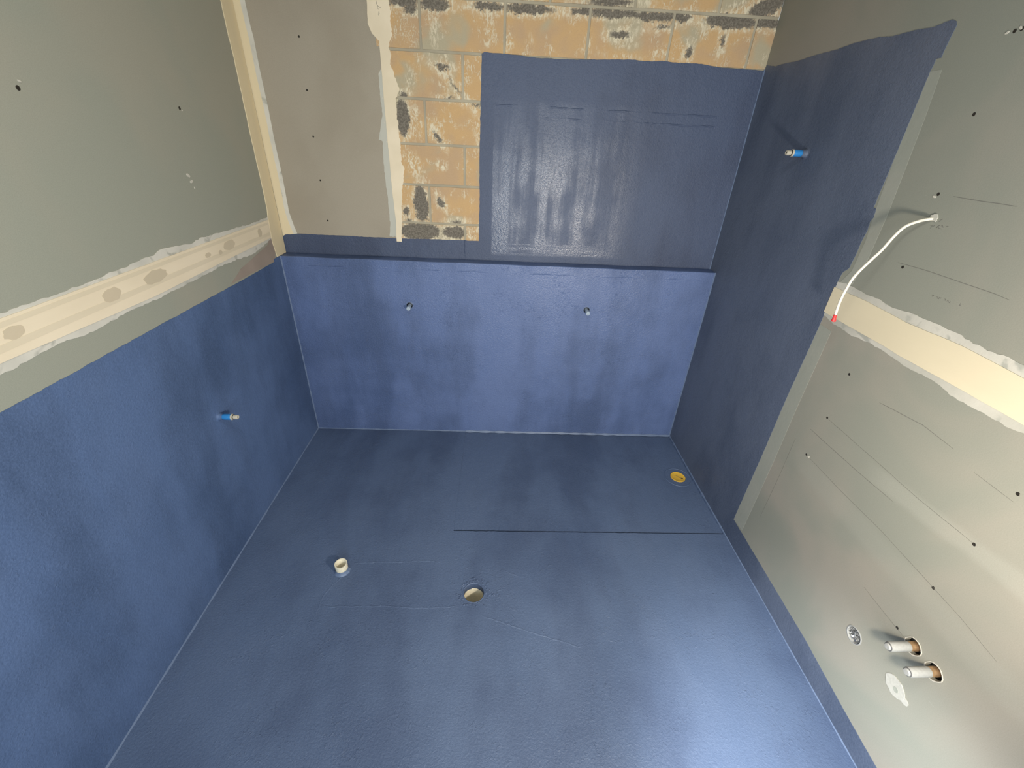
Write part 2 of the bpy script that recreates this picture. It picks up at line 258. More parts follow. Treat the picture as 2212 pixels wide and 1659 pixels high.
def masonry(name, box):
    m = NT(name)
    warp = m.scale(m.vec('SUBTRACT', m.noise(m.pos, 26, 5, .75, .5, color=True), (.5, .5, .5)), (.048, .048, .048))
    warp2 = m.scale(m.vec('SUBTRACT', m.noise(m.pos, 110, 3, .7, color=True), (.5, .5, .5)), (.030, .030, .030))
    sp = m.n('ShaderNodeSeparateXYZ'); m.put(sp.inputs[0], m.vec('ADD', m.pos, m.vec('ADD', warp, warp2)))
    cb = m.n('ShaderNodeCombineXYZ'); m.put(cb.inputs[0], sp.outputs[0]); m.put(cb.inputs[1], sp.outputs[2]); p = cb.outputs[0]
    dark = light = None
    def near(cx, cz, ra, rb, rot, pad=.035):
        ex = math.hypot(ra * math.cos(rot), rb * math.sin(rot)) + pad; ez = math.hypot(ra * math.sin(rot), rb * math.cos(rot)) + pad
        return cx + ex > box[0] and cx - ex < box[1] and cz + ez > box[2] and cz - ez < box[3]
    sel = [p_ for p_ in D['PATCH'] if near(*p_[1:])]
    for k, cx, cz, ra, rb, rot in sel:
        mp = m.n('ShaderNodeMapping', vector_type='TEXTURE'); m.put(mp.inputs[0], p)
        mp.inputs[1].default_value = (cx, cz, 0); mp.inputs[2].default_value = (0, 0, rot); mp.inputs[3].default_value = (ra, max(rb, .004), 1)
        l = m.math('MULTIPLY', m.math('SUBTRACT', m.vec('LENGTH', mp.outputs[0]), 1), min(ra, rb))   # ~ distance in metres
        if k == 0: dark = l if dark is None else m.math('MINIMUM', dark, l)
        else: light = l if light is None else m.math('MINIMUM', light, l)
    if dark is None: dark = m.math('ADD', m.noise(m.pos, 1, 0), 9)
    if light is None: light = m.math('ADD', m.noise(m.pos, 1, 0), 9)
    # hairline torn scratches
    v = m.n('ShaderNodeTexVoronoi', feature='DISTANCE_TO_EDGE'); m.put(v.inputs['Vector'], m.vec('ADD', m.scale(m.pos, (1, 1, .55)), m.scale(m.noise(m.pos, 9, 4, .7, color=True), (.22, .22, .22)))); v.inputs['Scale'].default_value = 13
    clus = m.step(m.noise(m.pos, 11, 3, .6, .6), .50, .60)
    hair = m.math('MULTIPLY', m.step(m.noise(m.scale(m.pos, (1.25, 1, .38)), 75, 4, .72, 1.4), .54, .60), clus)
    scr = m.math('MAXIMUM', hair, m.math('MULTIPLY', m.math('MULTIPLY', m.step(v.outputs['Distance'], .008, .03, 1, 0), clus), .6))
    fuzz = m.step(m.noise(m.scale(m.pos, (1, 1, .45)), 85, 4, .7, .8), .46, .60)
    tone = m.noise(m.pos, 7, 3, .5, .3)
    orange = m.mix(m.step(tone, .34, .60), (.50, .345, .205), (.57, .375, .185))
    orange = m.mix(m.step(m.noise(m.pos, 5.2, 3, .5, .4), .53, .66), orange, (.44, .385, .265))
    orange = m.mix(m.step(m.noise(m.pos, 330, 3, .6), .35, .75, 0, .12), orange, (.22, .15, .09))
    cream = (.70, .62, .45)
    grey = m.mix(m.step(m.noise(m.pos, 130, 4, .75), .42, .60), (.135, .118, .095), (.225, .20, .16))
    rim = m.math('MULTIPLY', m.step(dark, .002, .020, 1, 0), m.math('ADD', fuzz, .25), clamp=True)
    lt = m.math('MULTIPLY', m.step(light, -.012, .012, 1, 0), fuzz)
    col = m.mix(m.math('MULTIPLY', scr, .85), orange, cream)
    col = m.mix(lt, col, cream); col = m.mix(rim, col, cream)
    dk = m.step(dark, -.004, .004, 1, 0); col = m.mix(dk, col, grey)
    lg = m.math('MULTIPLY', m.step(light, -.03, -.014, 1, 0), m.step(m.noise(m.pos, 90, 3, .7), .56, .62, 0, .8)); col = m.mix(lg, col, (.22, .19, .15))
    h = m.math('ADD', m.math('MULTIPLY', m.math('MAXIMUM', m.math('MAXIMUM', rim, lt), scr), .5), m.math('MULTIPLY', dk, m.math('SUBTRACT', m.noise(m.pos, 160, 3, .7), 1.2)))
    return m.out(col, .85, m.bump(m.math('ADD', h, m.math('MULTIPLY', m.noise(m.pos, 200, 3), .3)), .55, .002), 0, .25)

M = dict(  # one membrane coat; per-wall tints also carry how strongly each wall is lit
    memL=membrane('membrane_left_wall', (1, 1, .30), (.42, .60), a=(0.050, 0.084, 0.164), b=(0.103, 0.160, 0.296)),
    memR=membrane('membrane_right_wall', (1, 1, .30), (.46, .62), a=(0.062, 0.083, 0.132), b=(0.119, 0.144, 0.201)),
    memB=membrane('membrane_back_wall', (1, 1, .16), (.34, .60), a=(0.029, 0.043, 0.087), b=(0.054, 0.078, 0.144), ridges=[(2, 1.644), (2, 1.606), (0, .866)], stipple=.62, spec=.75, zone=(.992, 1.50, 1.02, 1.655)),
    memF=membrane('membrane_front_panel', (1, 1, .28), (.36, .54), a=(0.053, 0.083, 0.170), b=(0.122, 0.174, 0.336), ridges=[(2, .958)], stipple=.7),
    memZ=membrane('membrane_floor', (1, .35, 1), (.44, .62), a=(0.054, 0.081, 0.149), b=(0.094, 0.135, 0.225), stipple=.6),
    tape=plain('sealing_tape_blue', (.13, .175, .27), .42),
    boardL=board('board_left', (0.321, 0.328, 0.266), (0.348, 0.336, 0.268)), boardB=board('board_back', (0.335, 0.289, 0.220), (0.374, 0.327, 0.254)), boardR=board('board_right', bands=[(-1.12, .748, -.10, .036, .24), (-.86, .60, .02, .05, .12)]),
    cream=compound('joint_compound_cream', (0.726, 0.621, 0.448), (0.792, 0.682, 0.504), None, (1, .3, 1)),
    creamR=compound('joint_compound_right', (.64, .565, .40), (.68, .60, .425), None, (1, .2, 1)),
    yellow=compound('joint_compound_yellow', (0.691, 0.583, 0.385), (0.756, 0.637, 0.418), None, (1, 1, .2)),
    white=compound('joint_filler_white', (.54, .52, .45), (.64, .61, .53), (.42, .41, .35)),
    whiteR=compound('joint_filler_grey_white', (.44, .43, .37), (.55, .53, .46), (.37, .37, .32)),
    smear=compound('filler_smear', (.40, .40, .34), (.50, .49, .42), (.33, .33, .28), (1, 1, .3)),
    pink=compound('bare_paper_mauve', (.30, .245, .20), (.34, .275, .225)),
    primer=compound('primer_light', (.300, .310, .264), (.318, .322, .275)),
    damp=compound('compound_damp_patch', (.55, .47, .335), (.58, .49, .35)),
    band=compound('compound_band', (.655, .565, .405), (.70, .605, .445), None, (1, .3, 1)),
    mortar=compound('mortar_grey', (.36, .32, .235), (.43, .385, .285)),
    blue=plain('blue_plastic', (.03, .21, .52), .35), beige=plain('beige_plastic', (.50, .46, .36), .45), washer=plain('dark_rubber', (.03, .03, .025), .6),
    capgrey=plain('pale_grey_plastic', (.36, .43, .50), .5), pvc=plain('cream_pvc', (.72, .66, .50), .45), yellowcap=plain('yellow_plastic', (.72, .44, .055), .45),
    hole=plain('dark_void', (.02, .022, .03), .9), screw=plain('screw_black', (.03, .026, .02), .45, .3), copper=plain('copper_brass', (.62, .40, .22), .28, .85),
    sleeve=plain('grey_plastic_sleeve', (.34, .34, .32), .4), rim=plain('dark_ring', (.10, .10, .10), .5), foil=plain('crumpled_foil', (.50, .50, .49), .22, .9),
    wire=plain('white_cable', (.75, .70, .58), .45), red=plain('red_cap', (.62, .04, .04), .4), pencil=plain('pencil_graphite', (.17, .165, .145), .7),
    spotm=plain('filler_disc', (.43, .42, .37), .8), plaster=plain('plaster_chip', (.56, .53, .45), .85), ceil=plain('ceiling_board', (.50, .48, .42), .85), con=plain('bare_concrete', (.30, .29, .26), .9))

# ------------------------------------------------------------------ geometry helpers
PLN = {'L': (lambda a, b, h: (h, a, b)), 'R': (lambda a, b, h: (W - h, a, b)), 'F': (lambda a, b, h: (a, -h, b)), 'B': (lambda a, b, h: (a, DEP - h, b)), 'Z': (lambda a, b, h: (a, b, h)), 'T': (lambda a, b, h: (a, b, H + h))}
def link(name, bm, mat, parent=None, smooth=False, loc=None):
    bmesh.ops.recalc_face_normals(bm, faces=bm.faces)
    me = bpy.data.meshes.new(name)
    if loc is not None: bmesh.ops.translate(bm, verts=bm.verts, vec=-Vector(loc))
    bm.to_mesh(me); bm.free()
    if smooth:
        for p in me.polygons: p.use_smooth = True
    for mm in (mat if isinstance(mat, (list, tuple)) else [mat]): me.materials.append(mm)
    o = bpy.data.objects.new(name, me); S.collection.objects.link(o)
    if loc is not None: o.location = loc
    if parent:
        o.parent = parent; o.matrix_parent_inverse = Matrix.Translation(-Vector(parent.location)) if loc is None or True else Matrix()
    return o
def slab(bm, pl, loops, h0, h1):
    """flat plate with holes on a wall plane: front face at height h1, back at h0"""
    P = PLN[pl]; es = []; fr = []
    for lp in loops:
        vs_ = [bm.verts.new(P(a, b, h1)) for a, b in lp]; fr.append(vs_)
        for i in range(len(vs_)): es.append(bm.edges.new((vs_[i], vs_[(i + 1) % len(vs_)])))
    if len(loops) == 1: bm.faces.new(fr[0])
    else: bmesh.ops.triangle_fill(bm, use_beauty=True, use_dissolve=False, edges=es)
    for vs_, lp in zip(fr, loops):
        bk = [bm.verts.new(P(a, b, h0)) for a, b in lp]
        for i in range(len(vs_)):
            j = (i + 1) % len(vs_); bm.faces.new((vs_[i], vs_[j], bk[j], bk[i]))
    return bm
def rough_line(pts, amp=.0012, step=.006, closed=False):
    out = []; n = len(pts)
    for i in range(n if closed else n - 1):
        a = Vector(pts[i]); b = Vector(pts[(i + 1) % n]); L = (b - a).length; k = max(1, int(L / step)); nr = Vector((-(b - a)[1], (b - a)[0])).normalized() if L > 1e-6 else Vector((0, 0))
        for j in range(k):
            p = a.lerp(b, j / k); w = amp * (random.random() - .5) * 1.1 + (amp * 1.1 * (noise.noise(Vector((p[0] * 55, p[1] * 55, amp * 900))) + .6 * noise.noise(Vector((p[0] * 19, p[1] * 19, 3)))) if j else 0)
            out.append(tuple(p + nr * w))
    if not closed: out.append(tuple(pts[-1]))
    return out
def sheet(name, pl, outline, mat, parent, h1=.0008, h0=-.001, label=None):
    bm = bmesh.new(); slab(bm, pl, [outline], h0, h1); o = link(name, bm, mat, parent)
    if label: o['label'] = label
    return o
def circle(c, r, n=28, jit=0): return [(c[0] + (r + jit * (random.random() - .5)) * math.cos(2 * math.pi * i / n), c[1] + (r + jit * (random.random() - .5)) * math.sin(2 * math.pi * i / n)) for i in range(n)]
def lathe(bm, prof, origin, axis, n=28, close=True, wob=0):
    """profile [(r, h)] revolved about axis through origin"""
    ax = Vector(axis).normalized(); q = ax.to_track_quat('Z', 'Y'); rings = []
    for r, h in prof:
        if r < 1e-6: rings.append([bm.verts.new(Vector(origin) + q @ Vector((0, 0, h)))])
        else: rings.append([bm.verts.new(Vector(origin) + q @ Vector((r * (1 + wob * math.sin(3 * k + h * 90)) * math.cos(2 * math.pi * k / n), r * (1 + wob * math.cos(2 * k)) * math.sin(2 * math.pi * k / n), h))) for k in range(n)])
    for a, b in zip(rings, rings[1:]):
        for k in range(n):
            j = (k + 1) % n
            if len(a) == 1 and len(b) == 1: continue
            if len(a) == 1: bm.faces.new((a[0], b[j], b[k]))
            elif len(b) == 1: bm.faces.new((a[k], a[j], b[0]))
            else: bm.faces.new((a[k], a[j], b[j], b[k]))
    return bm
def turned(name, prof, origin, axis, mat, parent, n=28, sm=True, label=None, wob=0):
    bm = bmesh.new(); lathe(bm, prof, origin, axis, n, wob=wob); o = link(name, bm, mat, parent, False)
    if sm:
        for p in o.data.polygons: p.use_smooth = True
        try: o.data.set_sharp_from_angle(angle=math.radians(35))
        except Exception: pass
    if label: o['label'] = label
    return o
def tube(bm, pts, r, n=8, caps=True):
    pts = [Vector(p) for p in pts]; rings = []
    for i, p in enumerate(pts):
        t = (pts[min(i + 1, len(pts) - 1)] - pts[max(i - 1, 0)]).normalized(); q = t.to_track_quat('Z', 'Y'); rr = r[i] if isinstance(r, list) else r
        rings.append([bm.verts.new(p + q @ Vector((rr * math.cos(2 * math.pi * k / n), rr * math.sin(2 * math.pi * k / n), 0))) for k in range(n)])
    for a, b in zip(rings, rings[1:]):
        for k in range(n): bm.faces.new((a[k], a[(k + 1) % n], b[(k + 1) % n], b[k]))
    if caps: bm.faces.new(rings[0]); bm.faces.new(rings[-1])
    return bm
def ribbon(bm, pl, pts, w, h0, h1, taper=False):
    P = [Vector(p) for p in pts]; L_, R_ = [], []
    for i, p in enumerate(P):
        t = (P[min(i + 1, len(P) - 1)] - P[max(i - 1, 0)]).normalized(); nn = Vector((-t[1], t[0])); ww = w * (.35 if taper and i in (0, len(P) - 1) else 1)
        L_.append(tuple(p + nn * ww / 2)); R_.append(tuple(p - nn * ww / 2))
    return slab(bm, pl, [L_ + R_[::-1]], h0, h1)
def spline(pts, k=8):
    P = [Vector(p) for p in pts]; out = []
    for i in range(len(P) - 1):
        a, b, c, d = P[max(i - 1, 0)], P[i], P[i + 1], P[min(i + 2, len(P) - 1)]
        for j in range(k):
            t = j / k; out.append(.5 * ((2 * b) + (c - a) * t + (2 * a - 5 * b + 4 * c - d) * t * t + (3 * b - a - 3 * c + d) * t ** 3))
    out.append(P[-1]); return out
def root(name, loc, label=None, cat=None, group=None, kind=None):
    o = bpy.data.objects.new(name, None); S.collection.objects.link(o); o.location = loc; o.empty_display_size = .05
    for k, v in (('label', label), ('category', cat), ('group', group), ('kind', kind)):
        if v: o[k] = v
    return o
def tagst(o, label, cat): o['kind'] = 'structure'; o['label'] = label; o['category'] = cat; return o

YF, CEIL = -3.1, 2.5
# ------------------------------------------------------------------ floor
hx, hy = D['hole'][:2]; HR = .040
px_, py_ = D['pipe'][:2]; dx_, dy_ = D['drain'][:2]
TX0, TY0, TX1 = .862, -.7445, 2.093
bm = bmesh.new()
trayloop = [(TX0, -.0005)] + [(x, y) for x, y in rough_line([(TX0, 0), (TX0, TY0), (TX1, TY0), (TX1, 0)], .0011, .012)] 
# the floor runs round the shower tray: one loop down, round the tray and back
L = [(0, 0), (0, YF), (W, YF), (W, 0), (TX1, 0)] + rough_line([(TX1, 0), (TX1, TY0), (TX0, TY0), (TX0, 0)], .0011, .012)[1:]
slab(bm, 'Z', [L, circle((hx, hy), HR, 36, .002), circle((px_, py_), .021, 20)], -.06, 0)
floor = tagst(link('floor', bm, M['memZ']), 'floor painted with blue waterproofing, with a sunken shower area at the back', 'floor')
# sunken shower area: slopes to the drain, a narrow gap along its near edge
bm = bmesh.new(); g = .0105
n1, n2 = 20, 12; vv = []
x0, x1, y0, y1 = TX0 - .002, TX1 + .006, TY0 + g, .004
for j in range(n2 + 1):
    row = []
    for i in range(n1 + 1):
        x = x0 + (x1 - x0) * i / n1; y = y0 + (y1 - y0) * j / n2; dd = min(1, math.hypot((x - dx_) / 1.2, (y - dy_) / .6))
        row.append(bm.verts.new((x, y, -.0105 + .0085 * dd * (1 - .15 * (1 - i / n1)))))
    vv.append(row)
for j in range(n2):
    for i in range(n1): bm.faces.new((vv[j][i], vv[j][i + 1], vv[j + 1][i + 1], vv[j + 1][i]))
for i in range(n1):
    a, b = vv[0][i], vv[0][i + 1]; c = bm.verts.new((b.co.x, b.co.y, -.05)); d_ = bm.verts.new((a.co.x, a.co.y, -.05)); bm.faces.new((a, b, c, d_))
o = link('shower_tray_area', bm, M['memZ'], floor); o['label'] = 'sunken rectangular shower area with a dark joint along its front edge'
bm = bmesh.new(); slab(bm, 'Z', [[(TX0 - .01, TY0 - .01), (TX1, TY0 - .01), (TX1, TY0 + .03), (TX0 - .01, TY0 + .03)]], -.06, -.045); link('joint_bottom', bm, M['hole'], floor)
# chased patch between the two pipes: thin raised sheet with worn edges
def ridge(name, pts, w, h):
    bm = bmesh.new(); pp = rough_line(pts, .0025, .010); n = len(pp)
    P = [Vector(p) for p in pp]; rows = []
    for i, p in enumerate(P):
        t = (P[min(i + 1, n - 1)] - P[max(i - 1, 0)]).normalized(); nn = Vector((-t[1], t[0])); hh = h * (0.35 + .65 * random.random()) * (0 if i in (0, n - 1) else 1)
        rows.append([bm.verts.new((*(p + nn * w), -.0003)), bm.verts.new((*p, hh)), bm.verts.new((*(p - nn * w), -.0003))])
    for a, b in zip(rows, rows[1:]):
        bm.faces.new((a[0], a[1], b[1], b[0])); bm.faces.new((a[1], a[2], b[2], b[1]))
    return link(name, bm, M['memZ'], floor, True)
for l in D['floorlines']: ridge('paint_ridge', l, .0035, .0022)
bm = bmesh.new()
for k in range(95):
    a = random.random() * 2 * math.pi; rr = HR + .006 + abs(random.gauss(0, .011)); x, y = hx + rr * math.cos(a), hy + rr * math.sin(a)
    if k > 84: x, y = hx + .075 + random.gauss(0, .012), hy - .008 + random.gauss(0, .005)
    s = random.uniform(.0015, .0055); R3 = Matrix.Rotation(random.random() * 6, 3, 'Z')
    res = bmesh.ops.create_icosphere(bm, subdivisions=1, radius=1)
    for v in res['verts']: v.co = Vector((x, y, 0)) + R3 @ Vector((v.co.x * s * random.uniform(1, 1.6), v.co.y * s * .7, v.co.z * s * .55))
o = link('mortar_crumbs', bm, M['memZ'], floor); o['kind'] = 'stuff'; o['label'] = 'blue painted crumbs around the large floor hole'

# ------------------------------------------------------------------ left wall
wl = root('wall_left', (0, -1.3, 0)); tagst(wl, 'left wall, blue below and grey-green plasterboard above a taped seam', 'wall')
ZS = 1.121   # board seam height
def boardpiece(pl, pts, mat, parent, h0=-.0125, h1=0.0, holes=()):
    bm = bmesh.new(); slab(bm, pl, [pts] + list(holes), h0, h1); return link('plasterboard', bm, mat, parent)
boardpiece('L', [(YF, 0), (DEP, 0), (DEP, ZS - .001), (YF, ZS - .001)], M['boardL'], wl)
boardpiece('L', [(YF, ZS + .001), (DEP, ZS + .001), (DEP, CEIL), (YF, CEIL)], M['boardL'], wl)
ml = [(YF, .9865)] + rough_line([(-1.9, .9868)] + D['mem_left_top'][:6], .0012, .012) + [(-.066, .9975), (0, .9985), (0, 0), (YF, 0)]
sheet('waterproof_coat', 'L', ml, M['memL'], wl, .0010)
ext = lambda pts, y, dz=0: [(y, pts[0][1] + dz)] + pts
Lup = rough_line(ext(D['L_up'], YF), .003, .010); Llo = rough_line(ext(D['L_lo'], YF), .003, .010)
sheet('joint_filler', 'L', Lup + Llo[::-1], M['white'], wl, .0008)
Tu = [(YF, 1.155), (-1.215, 1.1588), (.02, 1.1634)]; Tl = [(YF, 1.078), (-1.26, 1.0774), (-.8125, 1.0695), (-.05, 1.0880)]
sheet('joint_tape', 'L', rough_line(Tu, .0006, .03) + rough_line(Tl, .0006, .03)[::-1], M['cream'], wl, .0022, label='cream taped and filled seam between the left wall boards')
sheet('joint_tape', 'L', [(YF, 1.148), (-.05, 1.1545), (-.05, 1.1450), (YF, 1.135)], M['band'], wl, .0026)
sheet('joint_tape', 'L', [(YF, 1.106), (-.05, 1.1130), (-.05, 1.1000), (YF, 1.0865)], M['band'], wl, .0026)
def blob(c, ra, rb, rot=0, n=18, j=.25): return [(c[0] + ra * (1 + j * (random.random() - .5)) * math.cos(t) * math.cos(rot) - rb * (1 + j * (random.random() - .5)) * math.sin(t) * math.sin(rot), c[1] + ra * math.cos(t) * math.sin(rot) + rb * (1 + j * (random.random() - .5)) * math.sin(t) * math.cos(rot)) for t in [2 * math.pi * i / n for i in range(n)]]
for c in D['dampL']: sheet('damp_spot', 'L', blob(c[:2], c[2], c[3], c[4]), M['damp'], wl, .0027)
sheet('bare_paper', 'L', rough_line(D['L_brown'], .0008, .008, True), M['pink'], wl, .0006, label='mauve triangle of bare paper beside the corner')
cl = D['L_corner']
band = [(cl[0][0] - .0, 2.45)] + [tuple(p) for p in cl]
LC = [(-.040, CEIL)] + [(y - .047, z) for y, z in [(.028, 1.92), (.027, 1.82), (.030, 1.73), (.027, 1.60), (.024, 1.48), (.026, 1.33), (.022, 1.205)]] + [(-.035, 1.17), (-.045, 1.07), (-.030, .999), (.062, .999), (.0685, CEIL)]
sheet('corner_tape', 'L', rough_line(LC[:8], .0015, .015) + LC[8:], M['yellow'], wl, .0030, label='cream corner tape running up the back left corner')

# ------------------------------------------------------------------ back wall
wb = root('wall_back', (1.05, DEP, 0)); tagst(wb, 'back wall with torn tan block masonry, a grey board strip and a blue coated rectangle', 'wall')
BX = .555
boardpiece('B', [(0, 0), (BX, 0), (BX, CEIL), (0, CEIL)], M['boardB'], wb)
bm = bmesh.new(); slab(bm, 'B', [[(BX, 0), (W, 0), (W, CEIL), (BX, CEIL)]], -.05, -.0035); o = link('mortar_bed', bm, M['mortar'], wb)
courses = [.9945, 1.1590, 1.3235, 1.4850, 1.6505, 1.8105, 1.9775, 2.142, 2.307, 2.47]
offs = [.866, .7045, .8670, .7023, .8623, .6993 , .866 , .70, .866]
offs[5] = .6993; J = .0105
for ci in range(len(courses) - 1):
    z0, z1 = courses[ci] + J / 2, courses[ci + 1] - J / 2
    x = offs[ci] - .3290 * 2
    if ci == 6: x = 1.5268 - .329 * 4
    while x < W:
        a, b = max(x + J / 2, BX - .03), min(x + .329 - J / 2, W)
        if b - a > .02:
            bm = bmesh.new(); h = random.uniform(-.0008, .0004)
            slab(bm, 'B', [rough_line([(a, z0), (b, z0), (b, z1), (a, z1)], .0011, .045, True)], -.03, h)
            link('block', bm, masonry('torn_sand_block', (a, b, z0, z1)), wb)
        x += .329
mb = [(0.0, H - .005)] + [(0.0, 1.072)] + rough_line(D['mem_back'][3:], .0013, .010) + [(W, D['mem_back'][-1][1]), (W, H - .005)]
sheet('waterproof_coat', 'B', mb, M['memB'], wb, .0014, -.0030)
bc = [(x, z) for x, z in D['B_corner']]
sheet('corner_tape', 'B', [(.002, 1.0), (.002, CEIL)] + rough_line([(bc[0][0] + .003, CEIL)] + bc + [(bc[-1][0], 1.0)], .0012, .015), M['yellow'], wb, .0010, label='cream filler band up the back left corner')
sheet('corner_filler', 'B', [(bc[0][0] - .022, CEIL)] + rough_line([(x - .016, z) for x, z in bc], .001, .02) + [(x + .002, z) for x, z in bc][::-1] + [(bc[0][0] + .002, CEIL)], M['white'], wb, .00125)
sl = [(D['B_stripL'][0][0], CEIL)] + D['B_stripL'] + [(D['B_stripL'][-1][0], 1.07)]
sr = [(D['B_stripR'][0][0], CEIL)] + D['B_stripR'] + [(D['B_stripR'][-1][0], 1.07)]
sheet('plaster_strip', 'B', rough_line(sl, .0008, .012) + rough_line(sr, .0035, .006)[::-1], M['cream'], wb, .0022, -.003, label='cream plaster strip between the grey board and the blocks')
sheet('filler_smear', 'B', rough_line(D['B_smear'], .002, .008, True), M['smear'], wb, .0005)
# ------------------------------------------------------------------ right wall
wr = root('wall_right', (W, -1.3, 0)); tagst(wr, 'right wall of grey-green board with a blue coated strip beside the shower', 'wall')
t1, t2 = D['tap1'][1:], D['tap2'][1:]; fo = D['foil'][1:]
def lens(c, ra, rb, n=18): return [(c[0] + ra * math.cos(2 * math.pi * i / n) * (1 + .08 * math.sin(5 * i)), c[1] + rb * math.sin(2 * math.pi * i / n)) for i in range(n)]
boardpiece('R', [(YF, 0), (DEP, 0), (DEP, ZS - .001), (YF, ZS - .001)], M['boardR'], wr, holes=[lens(t1, .020, .021), lens(t2, .020, .021), circle(fo, .026, 20)])
boardpiece('R', [(YF, ZS + .001), (DEP, ZS + .001), (DEP, CEIL), (YF, CEIL)], M['boardR'], wr)
bm = bmesh.new(); slab(bm, 'R', [[(YF, 0), (DEP, 0), (DEP, CEIL), (YF, CEIL)]], -.09, -.07); link('backing', bm, M['con'], wr)
mt = D['mem_right_top']
edge = rough_line(mt, .0011, .007) 
mr = [(DEP, 1.822), (DEP, 0), (YF, 0), (YF, .080)] + rough_line([(-2.2, .080), (-1.6, .0785), (-1.4697, .0853), (-1.2784, .1014), (-.7564, .1091)], .0006, .02) + edge[::-1]
mr = [p for p in mr]
sheet('waterproof_coat', 'R', mr, M['memR'], wr, .0010)
RE = lambda k: rough_line(D[k], .0025, .010)
ru = RE('R_up'); rl = RE('R_lo')
sheet('joint_filler', 'R', [(-.765, ru[0][1])] + ru + [(YF, ru[-1][1])] + [(YF, rl[-1][1])] + rl[::-1] + [(-.765, rl[0][1])], M['whiteR'], wr, .0007)
Ru = [(-.762, 1.1625)] + D['R_tu'][1:] + [(YF, D['R_tu'][-1][1])]; Rl = [(-.762, 1.0800)] + D['R_tl'][1:] + [(YF, D['R_tl'][-1][1])]
sheet('joint_tape', 'R', rough_line(Ru, .0006, .03) + rough_line(Rl, .0006, .03)[::-1], M['creamR'], wr, .0020, label='cream taped and filled seam between the right wall boards')
sheet('primer_band', 'R', D['primer'], M['primer'], wr, .0004)
sheet('primer_band', 'R', D['primer2'], M['primer'], wr, .0004)

for k, l in enumerate(D['lines']):
    bm = bmesh.new(); ribbon(bm, 'R', rough_line(l, .0006, .03), .0013 if k in (0, 3) else .0009, 0, .00045, True); link('pencil_line', bm, M['pencil'], wr)
bm = bmesh.new()
for l in D['scribR']: ribbon(bm, 'R', l, .0011, 0, .0005, True)
o = link('pencil_writing', bm, M['pencil'], wr); o['label'] = 'faint pencil scribbles beside the cable outlet'
bm = bmesh.new()
for l in D['scribB']: ribbon(bm, 'B', l, .0014, .0022, .0028, True)
link('pencil_writing', bm, M['pencil'], wb)

def screw(pl, c, parent, r=.0036):
    bm = bmesh.new(); P = PLN[pl]
    for rr, hh in ():
        pass
    rings = []
    for rr, hh in ((r * 1.25, .0001), (r * 1.05, .0006), (r * .9, .0003), (r * .45, .0004), (r * .3, .00012)):
        rings.append([bm.verts.new(P(c[0] + rr * math.cos(2 * math.pi * k / 10), c[1] + rr * math.sin(2 * math.pi * k / 10), hh)) for k in range(10)])
    for a, b in zip(rings, rings[1:]):
        for k in range(10): bm.faces.new((a[k], a[(k + 1) % 10], b[(k + 1) % 10], b[k]))
    bm.faces.new(rings[-1])
    return link('screw', bm, M['screw'], parent)
for c in D['scrL']: screw('L', c, wl, .0042)
for c in D['scrB']: screw('B', c, wb, .0032)
for c in D['scrR']: screw('R', c, wr, .0033)
def chip(pl, c, parent, r=.004, rb=None):
    bm = bmesh.new(); slab(bm, pl, [blob(c, r, rb or r * .7, random.random() * 3, 9, .4)], 0, .0016); return link('plaster_fleck', bm, M['plaster'], parent)
for i, c in enumerate(D['splat']): chip('L', c, wl, (.0085, .0075, .004, .004, .003)[i], (.0045, .004, .0015, .002, .0015)[i])
for c in D['dotB']: chip('B', c, wb, .0035, .0035)
for c in D['chipR']: chip('R', c, wr, .004, .0022)
# plaster collar where the cable leaves the wall
bm = bmesh.new(); slab(bm, 'R', [blob((D['wire'][0][1] - .004, D['wire'][0][2] + .003), .010, .0075, .5, 14, .7)], 0, .0025); o = link('plaster_collar', bm, M['whiteR'], wr)

# ------------------------------------------------------------------ boxed half-height wall in front of the back wall
hw = root('wall_half_height', (1.05, 0, 0)); tagst(hw, 'blue coated half-height boxing wall with a shallow ledge on top', 'wall')
f1, f2 = (D['f1'][0], D['f1'][2]), (D['f2'][0], D['f2'][2])
bm = bmesh.new(); slab(bm, 'F', [[(0, 0), (W, 0), (W, H - .004), (0, H - .004)], circle((f1[0], f1[1] + .001), .0152, 24), circle((f2[0], f2[1] + .001), .0152, 24)], -.0125, 0)
link('front_panel', bm, M['memF'], hw)
bm = bmesh.new(); n = 60
prof = [(0.0, H - .006), (-.0005, H - .003), (.001, H - .0008), (.004, H), (.03, H + .0004), (DEP, H)]
rows = []
for i in range(n + 1):
    x = W * i / n; wv = .0012 * math.sin(i * .7) * math.sin(i * .23); rows.append([bm.verts.new((x, y + (wv * .5 if k < 3 else 0), z + (wv if 0 < k < 5 else 0))) for k, (y, z) in enumerate(prof)])
for a, b in zip(rows, rows[1:]):
    for k in range(len(prof) - 1): bm.faces.new((a[k], b[k], b[k + 1], a[k + 1]))
link('ledge_top', bm, M['memF'], hw, True)
bm = bmesh.new(); slab(bm, 'F', [[(0, 0), (W, 0), (W, H - .03), (0, H - .03)]], -.0645, -.058); link('backing', bm, M['hole'], hw)
